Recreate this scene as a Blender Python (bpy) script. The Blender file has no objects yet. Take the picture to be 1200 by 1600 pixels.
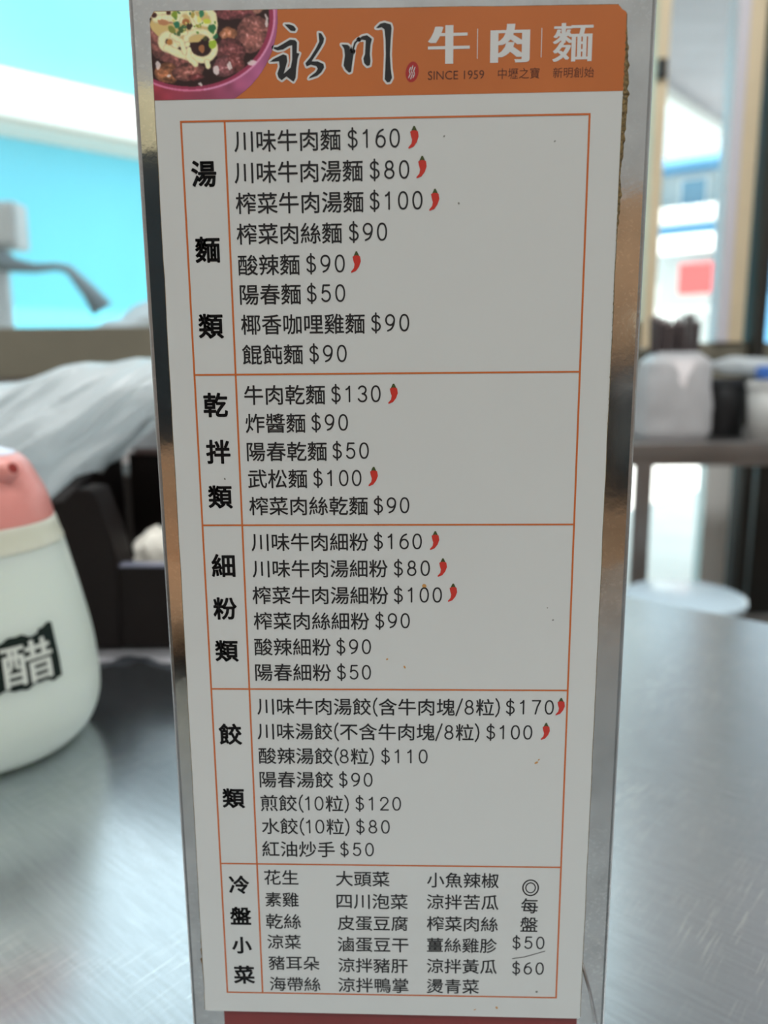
import bpy, bmesh, math, random
import numpy as np
from mathutils import Vector, Matrix, noise
random.seed(7)
S = bpy.context.scene
COL = S.collection

# ------------------------------------------------------------------ camera
cd = bpy.data.cameras.new('camera')
cam = bpy.data.objects.new('camera', cd); COL.objects.link(cam)
R_ = Matrix(((0.9995037, -0.0313755, 0.0028220), (0.0303083, 0.9821849, 0.1854566), (-0.0085905, -0.1852790, 0.9826484)))
rt, fw, up = R_.col[0], R_.col[1], R_.col[2]
M4 = Matrix((( rt[0], up[0], -fw[0], 0.003845), (rt[1], up[1], -fw[1], -0.174832), (rt[2], up[2], -fw[2], 0.187065), (0, 0, 0, 1)))
cam.matrix_world = M4
cd.sensor_width = 36; cd.sensor_fit = 'AUTO'; cd.lens = 27.0
cd.clip_start = 0.01
cd.dof.use_dof = True; cd.dof.focus_distance = 0.176; cd.dof.aperture_fstop = 11
S.camera = cam

# ------------------------------------------------------------------ sky, sun, added room fill lights, exposure
wd = bpy.data.worlds.new('sky'); S.world = wd; wd.use_nodes = True
bg = wd.node_tree.nodes['Background']
bg.inputs[0].default_value = (0.80, 0.95, 1.0, 1); bg.inputs[1].default_value = 1.9
sl = bpy.data.lights.new('sun', 'SUN'); sl.energy = 11.0; sl.angle = 0.01; sl.color = (1, .96, .9)
so = bpy.data.objects.new('sun', sl); COL.objects.link(so)
so.rotation_euler = Vector((0.18, 0.53, -0.83)).to_track_quat('-Z', 'Y').to_euler()
def area(name, loc, target, sx, sy, power, col=(1, 1, 1)):
    l = bpy.data.lights.new(name, 'AREA'); l.shape = 'RECTANGLE'; l.size = sx; l.size_y = sy; l.energy = power; l.color = col
    o = bpy.data.objects.new(name, l); COL.objects.link(o); o.location = loc
    o.rotation_euler = (Vector(target) - Vector(loc)).to_track_quat('-Z', 'Y').to_euler()
    return o
area('fill_light', (-0.5, -1.3, 2.66), (-0.5, -1.3, 0), 1.2, 0.3, 23, (.96, 1, .99))  # this and the next: unseen fill added to light the card's face
area('fill_light', (0.6, -1.3, 2.66), (0.6, -1.3, 0), 1.2, 0.3, 23, (.96, 1, .99))
area('fill_light', (-1.3, 0.7, 2.66), (-1.3, 0.7, 0), 1.2, 0.3, 34, (.97, 1, 1))  # this and the next: unseen fill added to brighten things near the window
area('fill_light', (1.5, 0.9, 2.66), (1.5, 0.9, 0), 1.2, 0.3, 36, (.97, 1, 1))
S.view_settings.view_transform = 'Standard'; S.view_settings.look = 'None'
S.view_settings.exposure = 0.0; S.view_settings.gamma = 1.0; S.view_settings.use_curve_mapping = False
try: S.cycles.use_denoising = True
except Exception: pass

# ------------------------------------------------------------------ helpers
def lin(r, g, b):
    f = lambda c: (c/255/12.92) if c/255 <= .04045 else ((c/255+.055)/1.055)**2.4
    return (f(r), f(g), f(b))
def mat(name, col=(.8, .8, .8), rough=.5, metal=0, **kw):
    m = bpy.data.materials.new(name); m.use_nodes = True
    b = m.node_tree.nodes['Principled BSDF']
    b.inputs['Base Color'].default_value = (*col, 1); b.inputs['Roughness'].default_value = rough; b.inputs['Metallic'].default_value = metal
    for k, v in kw.items(): b.inputs[k.replace('_', ' ')].default_value = v
    return m
def nz(m, scale, amt, target='color', detail=4, stretch=(1, 1, 1), bump=0.0, dist=.001, lo=None, hi=None):
    """procedural noise on a material: colour mottling, roughness range and/or fine bump"""
    nt = m.node_tree; N = nt.nodes; L = nt.links; b = N['Principled BSDF']
    tc = N.new('ShaderNodeTexCoord'); mp = N.new('ShaderNodeMapping'); mp.inputs['Scale'].default_value = stretch
    n = N.new('ShaderNodeTexNoise'); n.inputs['Scale'].default_value = scale; n.inputs['Detail'].default_value = detail
    L.new(tc.outputs['Object'], mp.inputs[0]); L.new(mp.outputs[0], n.inputs['Vector'])
    if target == 'color':
        c = b.inputs['Base Color'].default_value[:]
        r = N.new('ShaderNodeValToRGB')
        r.color_ramp.elements[0].position = .3; r.color_ramp.elements[1].position = .7
        r.color_ramp.elements[0].color = tuple(max(0, x*(1-amt)) for x in c[:3]) + (1,)
        r.color_ramp.elements[1].color = tuple(min(1, x*(1+amt)) for x in c[:3]) + (1,)
        L.new(n.outputs['Fac'], r.inputs[0]); L.new(r.outputs[0], b.inputs['Base Color'])
    if target == 'rough':
        r = N.new('ShaderNodeMapRange'); r.inputs[1].default_value = .3; r.inputs[2].default_value = .7
        r.inputs[3].default_value = lo; r.inputs[4].default_value = hi
        L.new(n.outputs['Fac'], r.inputs[0]); L.new(r.outputs[0], b.inputs['Roughness'])
    if bump:
        bp = N.new('ShaderNodeBump'); bp.inputs['Strength'].default_value = bump; bp.inputs['Distance'].default_value = dist
        old = b.inputs['Normal'].links
        if old: L.new(old[0].from_socket, bp.inputs['Normal'])
        L.new(n.outputs['Fac'], bp.inputs['Height']); L.new(bp.outputs[0], b.inputs['Normal'])
    return m

def empty(name, loc=(0, 0, 0), rz=0):
    o = bpy.data.objects.new(name, None); COL.objects.link(o); o.location = loc; o.rotation_euler = (0, 0, rz); o.empty_display_size = .02
    return o
def tag(o, label=None, cat=None, group=None, kind=None):
    if label: o['label'] = label
    if cat: o['category'] = cat
    if group: o['group'] = group
    if kind: o['kind'] = kind
    return o
def obj(name, bm, m, parent=None, smooth=False, loc=None):
    me = bpy.data.meshes.new(name); bmesh.ops.recalc_face_normals(bm, faces=bm.faces); bm.to_mesh(me); bm.free()
    if smooth:
        for p in me.polygons: p.use_smooth = True
    for x in (m if isinstance(m, (list, tuple)) else [m]): me.materials.append(x)
    o = bpy.data.objects.new(name, me); COL.objects.link(o)
    if parent: o.parent = parent
    if loc: o.location = loc
    return o
def rawobj(name, me, m, parent=None):
    me.materials.clear(); me.materials.append(m)
    o = bpy.data.objects.new(name, me); COL.objects.link(o)
    if parent: o.parent = parent
    return o
def box(bm, lo, hi, bev=0, seg=2):
    r = bmesh.ops.create_cube(bm, size=1)
    vs = r['verts']
    for v in vs:
        v.co = Vector(((lo[i]+hi[i])/2 + v.co[i]*(hi[i]-lo[i]) for i in range(3)))
    if bev:
        es = list({e for v in vs for e in v.link_edges})
        bmesh.ops.bevel(bm, geom=es, offset=bev, segments=seg, profile=.5, affect='EDGES')
    return bm
def bx(lo, hi, bev=0, seg=2): return box(bmesh.new(), lo, hi, bev, seg)
def lathe(bm, prof, n=48, c=(0, 0, 0), closed=True):
    rings = []
    for r, z in prof:
        if r < 1e-6: rings.append([bm.verts.new((c[0], c[1], c[2]+z))])
        else: rings.append([bm.verts.new((c[0]+r*math.cos(2*math.pi*k/n), c[1]+r*math.sin(2*math.pi*k/n), c[2]+z)) for k in range(n)])
    for a, b in zip(rings, rings[1:]):
        for k in range(n):
            k2 = (k+1) % n
            if len(a) == 1 and len(b) == 1: continue
            if len(a) == 1: bm.faces.new((a[0], b[k], b[k2]))
            elif len(b) == 1: bm.faces.new((a[k], a[k2], b[0]))
            else: bm.faces.new((a[k], a[k2], b[k2], b[k]))
    return bm
def tube(bm, pts, r, n=10):
    pts = [Vector(p) for p in pts]; rings = []
    rr = r if isinstance(r, (list, tuple)) else [r]*len(pts)
    for i, p in enumerate(pts):
        t = (pts[min(i+1, len(pts)-1)] - pts[max(i-1, 0)]).normalized()
        a = Vector((0, 0, 1)) if abs(t.z) < .9 else Vector((1, 0, 0))
        u = t.cross(a).normalized(); w = t.cross(u)
        rings.append([bm.verts.new(p + (u*math.cos(2*math.pi*k/n) + w*math.sin(2*math.pi*k/n))*rr[i]) for k in range(n)])
    for a, b in zip(rings, rings[1:]):
        for k in range(n): bm.faces.new((a[k], a[(k+1) % n], b[(k+1) % n], b[k]))
    bm.faces.new(rings[0]); bm.faces.new(rings[-1])
    return bm
def prism(bm, poly, y0, y1):
    """outline in (x, z) extruded between two y values"""
    a = [bm.verts.new((x, y0, z)) for x, z in poly]; b = [bm.verts.new((x, y1, z)) for x, z in poly]
    n = len(poly); fa = bm.faces.new(a); fb = bm.faces.new(b)
    for k in range(n): bm.faces.new((a[k], a[(k+1) % n], b[(k+1) % n], b[k]))
    return bm
def union(polys, y):
    """overlapping outlines in (x, z) merged into one flat layer without doubled faces"""
    from mathutils.geometry import delaunay_2d_cdt
    vs, fs = [], []
    for p in polys:
        k = len(vs); ar = sum(p[i][0]*p[(i+1) % len(p)][1]-p[(i+1) % len(p)][0]*p[i][1] for i in range(len(p)))
        p = p if ar > 0 else p[::-1]
        vs += [Vector((x*1000, z*1000)) for x, z in p]; fs.append(list(range(k, k+len(p))))
    ov, oe, of, _a, _b, orig = delaunay_2d_cdt(vs, [], fs, 0, 1e-5)
    bm = bmesh.new(); V = [bm.verts.new((v.x/1000, y, v.y/1000)) for v in ov]
    for f, o in zip(of, orig):
        if o:
            try: bm.faces.new([V[i] for i in f])
            except ValueError: pass
    bmesh.ops.delete(bm, geom=[v for v in bm.verts if not v.link_faces], context='VERTS')
    return bm
def strokes(pts, r, closed=True, caps=True):
    P = [Vector(p) for p in pts]; n = len(P); out = []
    for i in range(n if closed else n-1):
        a, c = P[i], P[(i+1) % n]; d = c-a
        if d.length < 1e-9: continue
        nr = Vector((-d.y, d.x)).normalized()*r
        out.append([tuple(a+nr), tuple(a-nr), tuple(c-nr), tuple(c+nr)])
    if caps:
        for p in P: out.append([(p.x+r*math.cos(k*math.pi/5), p.y+r*math.sin(k*math.pi/5)) for k in range(10)])
    return out
def copy_tree(o, parent=None):
    c = o.copy(); COL.objects.link(c); c.parent = parent
    for ch in list(o.children): copy_tree(ch, c)
    return c
def struct(name, bm, m, parent=None):
    o = obj(name, bm, m, parent)
    if not parent: o['kind'] = 'structure'
    return o

NAMES= [["川味牛肉麵", -33.05, -10.31, 234.72], ["$160", -8.73, 2.21, 234.72], ["川味牛肉湯麵", -33.27, -5.68, 228.43], ["$80", -4.11, 4.19, 228.43], ["榨菜牛肉湯麵", -33.27, -5.6, 222.18], ["$100", -4.19, 7.02, 222.18], ["榨菜肉絲麵", -33.34, -10.39, 215.84], ["$90", -8.79, -0.65, 215.84], ["酸辣麵", -33.3, -19.79, 209.34], ["$90", -18.24, -9.95, 209.34], ["陽春麵", -33.19, -19.69, 203.09], ["$50", -18.27, -9.98, 203.09], ["椰香咖哩雞麵", -33.19, -5.68, 196.61], ["$90", -4.16, 4.11, 196.61], ["餛飩麵", -33.21, -19.63, 190.07], ["$90", -18.08, -9.87, 190.07], ["牛肉乾麵", -33.13, -14.85, 181.1], ["$130", -13.36, -2.37, 181.1], ["炸醬麵", -33.11, -19.48, 174.73], ["$90", -18.02, -9.85, 174.73], ["陽春乾麵", -33.08, -14.75, 168.28], ["$50", -13.34, -5.19, 168.28], ["武松麵", -33.09, -19.43, 161.97], ["$100", -17.91, -6.98, 161.97], ["榨菜肉絲乾麵", -33.06, -5.52, 155.57], ["$90", -4.04, 4.02, 155.57], ["川味牛肉細粉", -32.92, -5.51, 146.99], ["$160", -4.13, 6.92, 146.99], ["川味牛肉湯細粉", -32.92, -1.03, 140.54], ["$80", 0.52, 8.81, 140.54], ["榨菜牛肉湯細粉", -33.19, -0.91, 134.03], ["$100", 0.48, 11.66, 134.03], ["榨菜肉絲細粉", -33.15, -5.52, 127.66], ["$90", -4.0, 4.07, 127.66], ["酸辣細粉", -33.24, -14.85, 121.13], ["$90", -13.4, -5.25, 121.13], ["陽春細粉", -33.3, -14.88, 114.63], ["$50", -13.38, -5.33, 114.63], ["川味牛肉湯餃(含牛肉塊/8粒)", -33.18, 25.93, 105.82], ["$170", 27.44, 38.81, 105.82], ["川味湯餃(不含牛肉塊/8粒)", -33.37, 21.07, 99.27], ["$100", 22.83, 33.81, 99.27], ["酸辣湯餃(8粒)", -33.31, -4.75, 92.73], ["$110", -2.9, 8.36, 92.73], ["陽春湯餃", -33.32, -15.0, 86.36], ["$90", -13.46, -5.28, 86.36], ["煎餃(10粒)", -33.34, -11.18, 79.9], ["$120", -9.45, 1.78, 79.9], ["水餃(10粒)", -33.26, -11.13, 73.51], ["$80", -9.39, -1.08, 73.51], ["紅油炒手", -33.43, -14.98, 67.14], ["$50", -13.51, -5.17, 67.14], ["花生", -33.21, -24.49, 59.06], ["素雞", -33.17, -24.58, 52.7], ["乾絲", -33.24, -24.2, 46.36], ["涼菜", -33.11, -24.37, 40.33], ["豬耳朵", -32.97, -19.68, 34.04], ["海帶絲", -32.9, -19.56, 27.73], ["大頭菜", -14.82, -1.19, 58.94], ["四川泡菜", -14.78, 3.45, 52.49], ["皮蛋豆腐", -14.64, 3.44, 46.15], ["滷蛋豆干", -14.77, 3.58, 39.88], ["涼拌豬肝", -14.72, 3.4, 33.69], ["涼拌鴨掌", -14.84, 3.55, 27.76], ["小魚辣椒", 8.42, 26.54, 58.88], ["涼拌苦瓜", 8.36, 26.58, 52.65], ["榨菜肉絲", 8.38, 26.53, 46.33], ["薑絲雞胗", 8.45, 26.4, 40.05], ["涼拌黃瓜", 8.4, 26.52, 33.86], ["燙青菜", 8.41, 21.97, 27.82], ["每", 32.41, 36.63, 51.83], ["盤", 32.3, 36.7, 46.47], ["$50", 30.46, 38.49, 41.02], ["$60", 30.56, 38.55, 33.46]]
HEADS= [["湯", -42.49, -37.35, 228.32], ["麵", -42.53, -37.3, 212.69], ["類", -42.65, -37.32, 196.37], ["乾", -42.48, -37.2, 178.94], ["拌", -42.41, -37.08, 168.28], ["類", -42.45, -37.06, 157.75], ["細", -42.51, -37.18, 141.32], ["粉", -42.63, -37.24, 130.74], ["類", -42.71, -37.33, 120.05], ["餃", -42.85, -37.44, 98.41], ["類", -42.8, -37.46, 81.11], ["冷", -42.3, -37.34, 56.82], ["盤", -42.38, -37.21, 47.81], ["小", -42.28, -37.4, 39.13], ["菜", -42.22, -36.97, 30.31]]
TOP= [["SINCE 1959", 8.24, 19.94, 246.85], ["中壢之寶", 22.81, 31.43, 246.91], ["新明創始", 34.21, 42.65, 246.88], ["牛", 8.23, 16.89, 252.68], ["肉", 21.12, 29.29, 252.67], ["麵", 33.63, 42.55, 252.6]]
CHILI= [(5.2, 234.72), (6.91, 228.77), (9.65, 222.15), (-7.42, 209.53), (0.51, 181.01), (-4.17, 162.24), (9.99, 147.13), (11.81, 140.64), (14.25, 134.53), (40.46, 105.96), (37.06, 99.5)]
CAL= [[(-21.51, 257.17), (-20.5, 257.15), (-19.64, 256.87), (-19.14, 256.26), (-19.38, 255.87), (-20.25, 255.97), (-20.81, 256.5)], [(-23.98, 252.88), (-23.11, 252.91), (-21.92, 253.5), (-20.45, 254.26), (-19.43, 254.16), (-19.01, 253.7), (-19.13, 251.72), (-18.55, 251.58), (-18.96, 250.66), (-19.3, 248.8), (-19.51, 246.93), (-19.97, 246.22), (-20.83, 246.82), (-21.4, 247.24), (-22.45, 246.53), (-23.08, 247.0), (-23.34, 247.81), (-22.8, 249.14), (-22.91, 250.2), (-24.81, 250.11), (-24.06, 250.63), (-21.99, 251.51), (-21.27, 251.23), (-21.16, 250.17), (-21.97, 247.78), (-20.47, 248.96), (-20.13, 250.42), (-20.04, 253.2), (-20.77, 253.08), (-21.96, 252.44), (-23.13, 252.28), (-23.85, 252.56)], [(-14.48, 255.45), (-13.9, 255.31), (-13.34, 254.38), (-13.51, 253.59), (-14.26, 252.42), (-15.76, 250.46), (-16.06, 250.02), (-14.75, 249.99), (-13.6, 249.49), (-13.47, 248.82), (-14.08, 247.9), (-14.97, 247.25), (-16.73, 246.75), (-16.43, 247.14), (-15.24, 247.92), (-14.79, 248.58), (-15.07, 249.12), (-16.23, 249.41), (-17.11, 249.08), (-17.38, 249.7), (-16.34, 250.74), (-15.13, 252.44), (-14.37, 253.74)], [(-9.75, 253.12), (-8.45, 253.04), (-8.02, 252.69), (-7.9, 251.77), (-7.31, 251.89), (-7.17, 251.62), (-7.49, 249.9), (-7.81, 247.91), (-8.25, 247.74), (-8.97, 248.34), (-9.39, 249.14), (-9.07, 251.0), (-9.19, 252.32)], [(-7.81, 251.5), (-7.51, 252.23), (-7.09, 253.46), (-6.27, 254.11), (-6.04, 254.0), (-6.8, 253.2), (-7.23, 251.88), (-7.47, 251.44)], [(-6.21, 254.0), (-5.4, 254.61), (-4.38, 254.78), (-3.38, 254.05), (-3.68, 253.0), (-3.85, 251.16), (-3.72, 249.83), (-3.88, 249.04), (-4.46, 248.92), (-5.03, 249.46), (-5.22, 250.39), (-4.86, 251.18), (-4.68, 253.81), (-5.26, 253.95)], [(-2.5, 256.13), (-1.63, 256.89), (-0.76, 257.08), (0.52, 256.72), (0.72, 256.06), (0.5, 253.71), (0.34, 251.07), (0.47, 248.42), (0.74, 246.55), (0.3, 245.76), (-0.28, 245.69), (-0.8, 246.31), (-0.7, 247.91), (-0.53, 251.09), (-0.56, 253.73), (-0.77, 255.83), (-1.35, 256.23), (-2.07, 256.06)]]
LABA = 0.12
# ------------------------------------------------------------------ materials
m_wall = nz(mat('wall_paint', lin(186, 180, 178), .7), 3, .05)
m_tan = nz(mat('tan_wood', lin(196, 152, 116), .5), 4, .12, stretch=(1, 1, 8))
m_ceil = mat('ceiling_paint', lin(205, 208, 212), .8)
m_floor = nz(mat('floor_tile', lin(120, 112, 104), .4), 5, .1)
m_olive = nz(mat('olive_frame', lin(128, 122, 106), .45), 6, .08)
m_beige = nz(mat('beige_frame', lin(226, 206, 172), .5), 6, .05)
m_lav = mat('pale_frame', lin(214, 208, 214), .45)
m_dark = nz(mat('dark_metal', lin(38, 35, 30), .45), 8, .15)
m_pave = nz(mat('pavement', lin(232, 230, 224), .8), 2.5, .06)
m_blue = nz(mat('blue_sheet', lin(110, 205, 228), .5), .7, .06)
m_white = mat('white_paint', lin(240, 240, 236), .5)
m_awn = nz(mat('awning_grey', lin(168, 164, 172), .6), 1.5, .1, stretch=(1, 6, 1))
m_glass = bpy.data.materials.new('pane_glass'); m_glass.use_nodes = True
_n = m_glass.node_tree; _n.nodes.clear()
_o = _n.nodes.new('ShaderNodeOutputMaterial'); _x = _n.nodes.new('ShaderNodeMixShader'); _t = _n.nodes.new('ShaderNodeBsdfTransparent'); _g = _n.nodes.new('ShaderNodeBsdfGlossy')
_t.inputs[0].default_value = (.96, .98, .98, 1); _g.inputs['Roughness'].default_value = .02; _x.inputs[0].default_value = .05
_n.links.new(_t.outputs[0], _x.inputs[1]); _n.links.new(_g.outputs[0], _x.inputs[2]); _n.links.new(_x.outputs[0], _o.inputs[0])

m_steel = mat('stainless_steel', (.60, .60, .585), .16, 1)
nz(m_steel, 130, .10, 'color', 6, (1, 1, .8)); nz(m_steel, 45, 0, 'rough', 5, (1, 1, .6), lo=.05, hi=.11); nz(m_steel, 22, 0, 'none', 2, (1, 1, .7), bump=.35, dist=.0012); nz(m_steel, 400, 0, 'none', 3, (1, 1, 1), bump=.03, dist=.0003)
m_table = mat('brushed_steel', (.58, .62, .655), .24, 1)
nz(m_table, 420, .07, 'color', 4, (.12, 1.5, 1))
nz(m_table, 350, 0, 'none', 3, (.2, 1.4, 1), bump=.03, dist=.0003); nz(m_table, 240, 0, 'none', 3, (1, .10, 1), bump=.03, dist=.0003)
def scratches(m, scale, amt):
    """fine random scratches: bright thin lines of wear in the metal, thicker in some patches"""
    nt = m.node_tree; N = nt.nodes; L = nt.links; p = N['Principled BSDF']; src = p.inputs['Base Color'].links[0].from_socket
    tc = N.new('ShaderNodeTexCoord'); last = None
    for k, a in enumerate((.35, 1.15, 2.2, 2.75)):
        m_ = N.new('ShaderNodeMapping'); m_.inputs['Rotation'].default_value = (a*.7 if scale < 0 else 0, 0 if scale > 0 else a, a); m_.inputs['Location'].default_value = (k*3.1, k*1.7, 0); m_.inputs['Scale'].default_value = (1, .05, 1)
        n = N.new('ShaderNodeTexNoise'); n.inputs['Scale'].default_value = abs(scale); n.inputs['Detail'].default_value = 1; n.inputs['Distortion'].default_value = .3
        r = N.new('ShaderNodeMapRange'); r.inputs[1].default_value = .64; r.inputs[2].default_value = .72; r.inputs[4].default_value = amt
        L.new(tc.outputs['Object'], m_.inputs[0]); L.new(m_.outputs[0], n.inputs['Vector']); L.new(n.outputs['Fac'], r.inputs[0])
        if last is None: last = r.outputs[0]
        else:
            q = N.new('ShaderNodeMath'); q.operation = 'MAXIMUM'; L.new(last, q.inputs[0]); L.new(r.outputs[0], q.inputs[1]); last = q.outputs[0]
    n2 = N.new('ShaderNodeTexNoise'); n2.inputs['Scale'].default_value = 16; L.new(tc.outputs['Object'], n2.inputs['Vector'])
    r2 = N.new('ShaderNodeMapRange'); r2.inputs[1].default_value = .42; r2.inputs[2].default_value = .62; L.new(n2.outputs['Fac'], r2.inputs[0])
    mu = N.new('ShaderNodeMath'); mu.operation = 'MULTIPLY'; L.new(last, mu.inputs[0]); L.new(r2.outputs[0], mu.inputs[1])
    m2 = N.new('ShaderNodeMix'); m2.data_type = 'RGBA'; L.new(mu.outputs[0], m2.inputs[0]); L.new(src, m2.inputs[6]); m2.inputs[7].default_value = (.95, .95, .93, 1); L.new(m2.outputs[2], p.inputs['Base Color'])
scratches(m_table, 900, .55); scratches(m_steel, -900, .3)
m_steel2 = mat('grey_steel', (.42, .40, .39), .38, 1)

# ------------------------------------------------------------------ the room
struct('floor', bx((-2.4, -2.4, -.80), (2.4, 2.5, -.75)), m_floor)
struct('ceiling', bx((-2.4, -2.4, 2.7), (2.4, 2.5, 2.8)), m_ceil)
struct('wall_left', bx((-2.5, -2.4, -.75), (-2.4, 2.5, 2.7)), m_wall)
struct('wall_right', bx((2.4, -2.4, -.75), (2.5, 2.5, 2.7)), m_wall)
w = struct('wall_back', bx((-2.4, -2.4, -.75), (2.4, -2.3, 2.7)), m_wall)
for k in range(12):
    obj('added_panel', bx((-2.4+.4*k+.004, -2.3, -.75), (-2.0+.4*k-.004, -2.28, .70), .004, 1), m_tan, w)  # unseen tan boards added to tint the steel box's reflections
# window front: solid base on the left, open storefront with glazing on the right
struct('wall_front', bx((-2.4, 2.40, -.75), (.74, 2.50, .16)), m_wall)
wn = struct('window_1', bx((-2.4, 2.38, .16), (.752, 2.46, .326), .004), m_olive)          # bottom rail of the left window
obj('head_rail', bx((-2.4, 2.38, 2.58), (.752, 2.46, 2.7)), m_olive, wn)
obj('stile', bx((-2.4, 2.38, .326), (-2.33, 2.46, 2.58)), m_olive, wn)
obj('pane', bx((-2.33, 2.42, .326), (.752, 2.424, 2.58)), m_glass, wn)
wp = struct('trim_1', bx((.752, 2.36, .238), (.789, 2.46, 2.7), .004), m_beige)             # beige upright between the windows
obj('latch', bx((.752, 2.345, 1.03), (.782, 2.362, 1.085), .004), m_dark, wp)
wr = struct('window_2', bx((.789, 2.40, .21), (2.4, 2.46, .256), .003), m_olive)
obj('lower_panel', bx((.752, 2.41, -.06), (2.4, 2.45, .236)), m_olive, wr)
obj('stile', bx((.9948, 2.38, .256), (1.0303, 2.46, 2.7), .003), m_lav, wr)
obj('stile', bx((1.0305, 2.39, .256), (1.083, 2.46, 2.7), .003), m_beige, wr)
obj('pane', bx((.789, 2.42, .256), (.995, 2.424, 1.48)), m_glass, wr)
obj('pane', bx((1.131, 2.42, .256), (2.4, 2.424, 1.48)), m_glass, wr)
wd2 = struct('trim_2', bx((1.100, 2.34, -.75), (1.132, 2.46, 2.7), .003), m_dark)
struct('trim_3', bx((1.00, 2.40, -.75), (1.085, 2.47, -.06), .003), m_white)
struct('trim_4', bx((1.16, 2.38, -.75), (1.26, 2.47, -.06), .003), m_dark)

struct('sky_block_panel', bx((.79, 2.41, 1.48), (2.4, 2.50, 2.7)), m_wall)  # unseen slab added to keep sky light off the table's right side
# ------------------------------------------------------------------ outside
struct('pavement', bx((-12, 2.5, -.80), (14, 26, -.76)), m_pave)
bA = empty('blue_shopfront', (-2.67, 5.19, -.76), math.atan2(.60, .64))
tag(bA, 'pale blue sheet metal building with a white eave band across the street', 'building')
obj('lower_wall', bx((-5, .35, 0), (5.5, .45, 2.70)), m_blue, bA)
obj('upper_wall', bx((-5, .30, 2.70), (5.5, .45, 3.75)), m_blue, bA)
obj('eave_band', bx((-5, -.04, 2.605), (5.5, .36, 2.885), .02), m_white, bA)
obj('soffit_strip', bx((-5, .02, 2.56), (5.5, .34, 2.605)), mat('soffit_grey', lin(176, 176, 170), .6), bA)
# awning outside the right window
aw = empty('awning', (.60, 2.47, 1.27)); tag(aw, 'grey flat awning with a pale edge strip outside the right window', 'awning')
def slab(bm, pts, z0, z1):
    a = [bm.verts.new((x, y, z0+dz)) for x, y, dz in pts]; b = [bm.verts.new((x, y, z1+dz)) for x, y, dz in pts]
    n = len(pts); bm.faces.new(a); bm.faces.new(b)
    for k in range(n): bm.faces.new((a[k], a[(k+1) % n], b[(k+1) % n], b[k]))
    return bm
P0 = (.169-.60, .04, .20); P2 = (1.955-.60, 4.5-2.47, .13)
obj('canopy', slab(bmesh.new(), [P0, P2, (3.4, 2.03, .13), (3.4, .04, .20)], .0, .03), m_awn, aw)
bm = bmesh.new(); dx, dy = -.035, .022
a = [Vector(P0), Vector(P2)]
vs = []
for z in (-.045, .03):
    for p, o in ((a[0], 0), (a[1], 0), (a[1], 1), (a[0], 1)): vs.append(bm.verts.new((p.x+dx*o, p.y+dy*o, p.z+z)))
for f in ((0, 1, 2, 3), (4, 5, 6, 7), (0, 1, 5, 4), (1, 2, 6, 5), (2, 3, 7, 6), (3, 0, 4, 7)): bm.faces.new([vs[i] for i in f])
obj('edge_strip', bm, m_white, aw)
# far building seen through the right window
bB = empty('far_house', (4.45, 13.0, -.76), math.radians(-32)); tag(bB, 'white house with blue roof bands and a red signboard far down the street', 'building')
m_bl2 = mat('blue_roof', lin(90, 150, 190), .5); m_pale = nz(mat('pale_wall', lin(196, 202, 200), .7), 1.2, .08)
obj('wall', bx((-1.5, .3, 0), (6, 3, 4.1)), m_pale, bB)
rf = prism(bmesh.new(), [(0, 0), (1, 0), (1, 1), (0, 1)], 0, 1); rf.clear()
bm = bmesh.new(); prof = [(-.55, 3.98), (.5, 4.32), (3, 4.32), (3, 4.0), (.3, 4.0)]
for x in (-1.6, 6.1): pass
va = [bm.verts.new((-1.6, y, z)) for y, z in prof]; vb = [bm.verts.new((6.1, y, z)) for y, z in prof]
bm.faces.new(va); bm.faces.new(vb)
for k in range(5): bm.faces.new((va[k], va[(k+1) % 5], vb[(k+1) % 5], vb[k]))
obj('roof', bm, m_bl2, bB)
m_win = mat('window_dark', lin(120, 160, 180), .2)
for k in range(5):
    f = obj('window', bx((-.9+.75*k, .25, 3.44), (-.45+.75*k, .31, 3.92)), m_white, bB)
    obj('pane', bx((-.86+.75*k, .23, 3.48), (-.49+.75*k, .255, 3.88)), m_win, f)
obj('balcony', bx((-1.5, -.3, 3.16), (6, .3, 3.40), .03), m_white, bB)
for k in range(22): obj('baluster', bx((-1.45+.2*k, -.35, 3.18), (-1.37+.2*k, -.3, 3.38)), m_pale, bB)
obj('blue_band', bx((-1.5, -.1, 2.98), (6, .3, 3.16)), m_bl2, bB)
obj('sign_panel', bx((-.3, -.25, 2.70), (2.0, -.1, 2.97), .02), m_white, bB)
obj('signboard', bx((.05, -.3, 2.06), (.65, -.15, 2.52), .02), mat('red_sign', lin(206, 70, 70), .5), bB)
obj('shutter', bx((.72, .2, 0), (2.6, .3, 2.6)), m_bl2, bB)
# grey meter box on a pole, drooping hose, tarpaulin heap outside the left window
m_grey = nz(mat('weathered_grey', lin(190, 192, 194), .6), 5, .12); m_dgrey = nz(mat('dark_hose', lin(130, 142, 150), .5), 6, .1)
t = empty('meter_box', (-1.715, 3.2, .69)); tag(t, 'pale grey meter box on a thin pole outside the left window', 'meter box')
obj('housing', bx((-.12, -.06, 0), (.09, .06, .19), .015), m_grey, t)
obj('door', bx((-.03, -.075, .02), (.07, -.058, .17), .006), mat('meter_door', lin(200, 196, 194), .5), t)
bm = bmesh.new(); tube(bm, [(-.04, 0, -1.45), (-.04, 0, 0)], .05, 12); obj('pole', bm, m_grey, t, True)
bm = bmesh.new()
tube(bm, [(-1.80, 3.2, .68), (-1.74, 3.18, .655), (-1.66, 3.17, .625), (-1.57, 3.17, .612), (-1.48, 3.17, .618), (-1.43, 3.17, .606), (-1.395, 3.17, .565), (-1.35, 3.18, .51), (-1.31, 3.2, .44)], [.06, .055, .03, .02, .016, .02, .026, .034, .05], 12)
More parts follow.
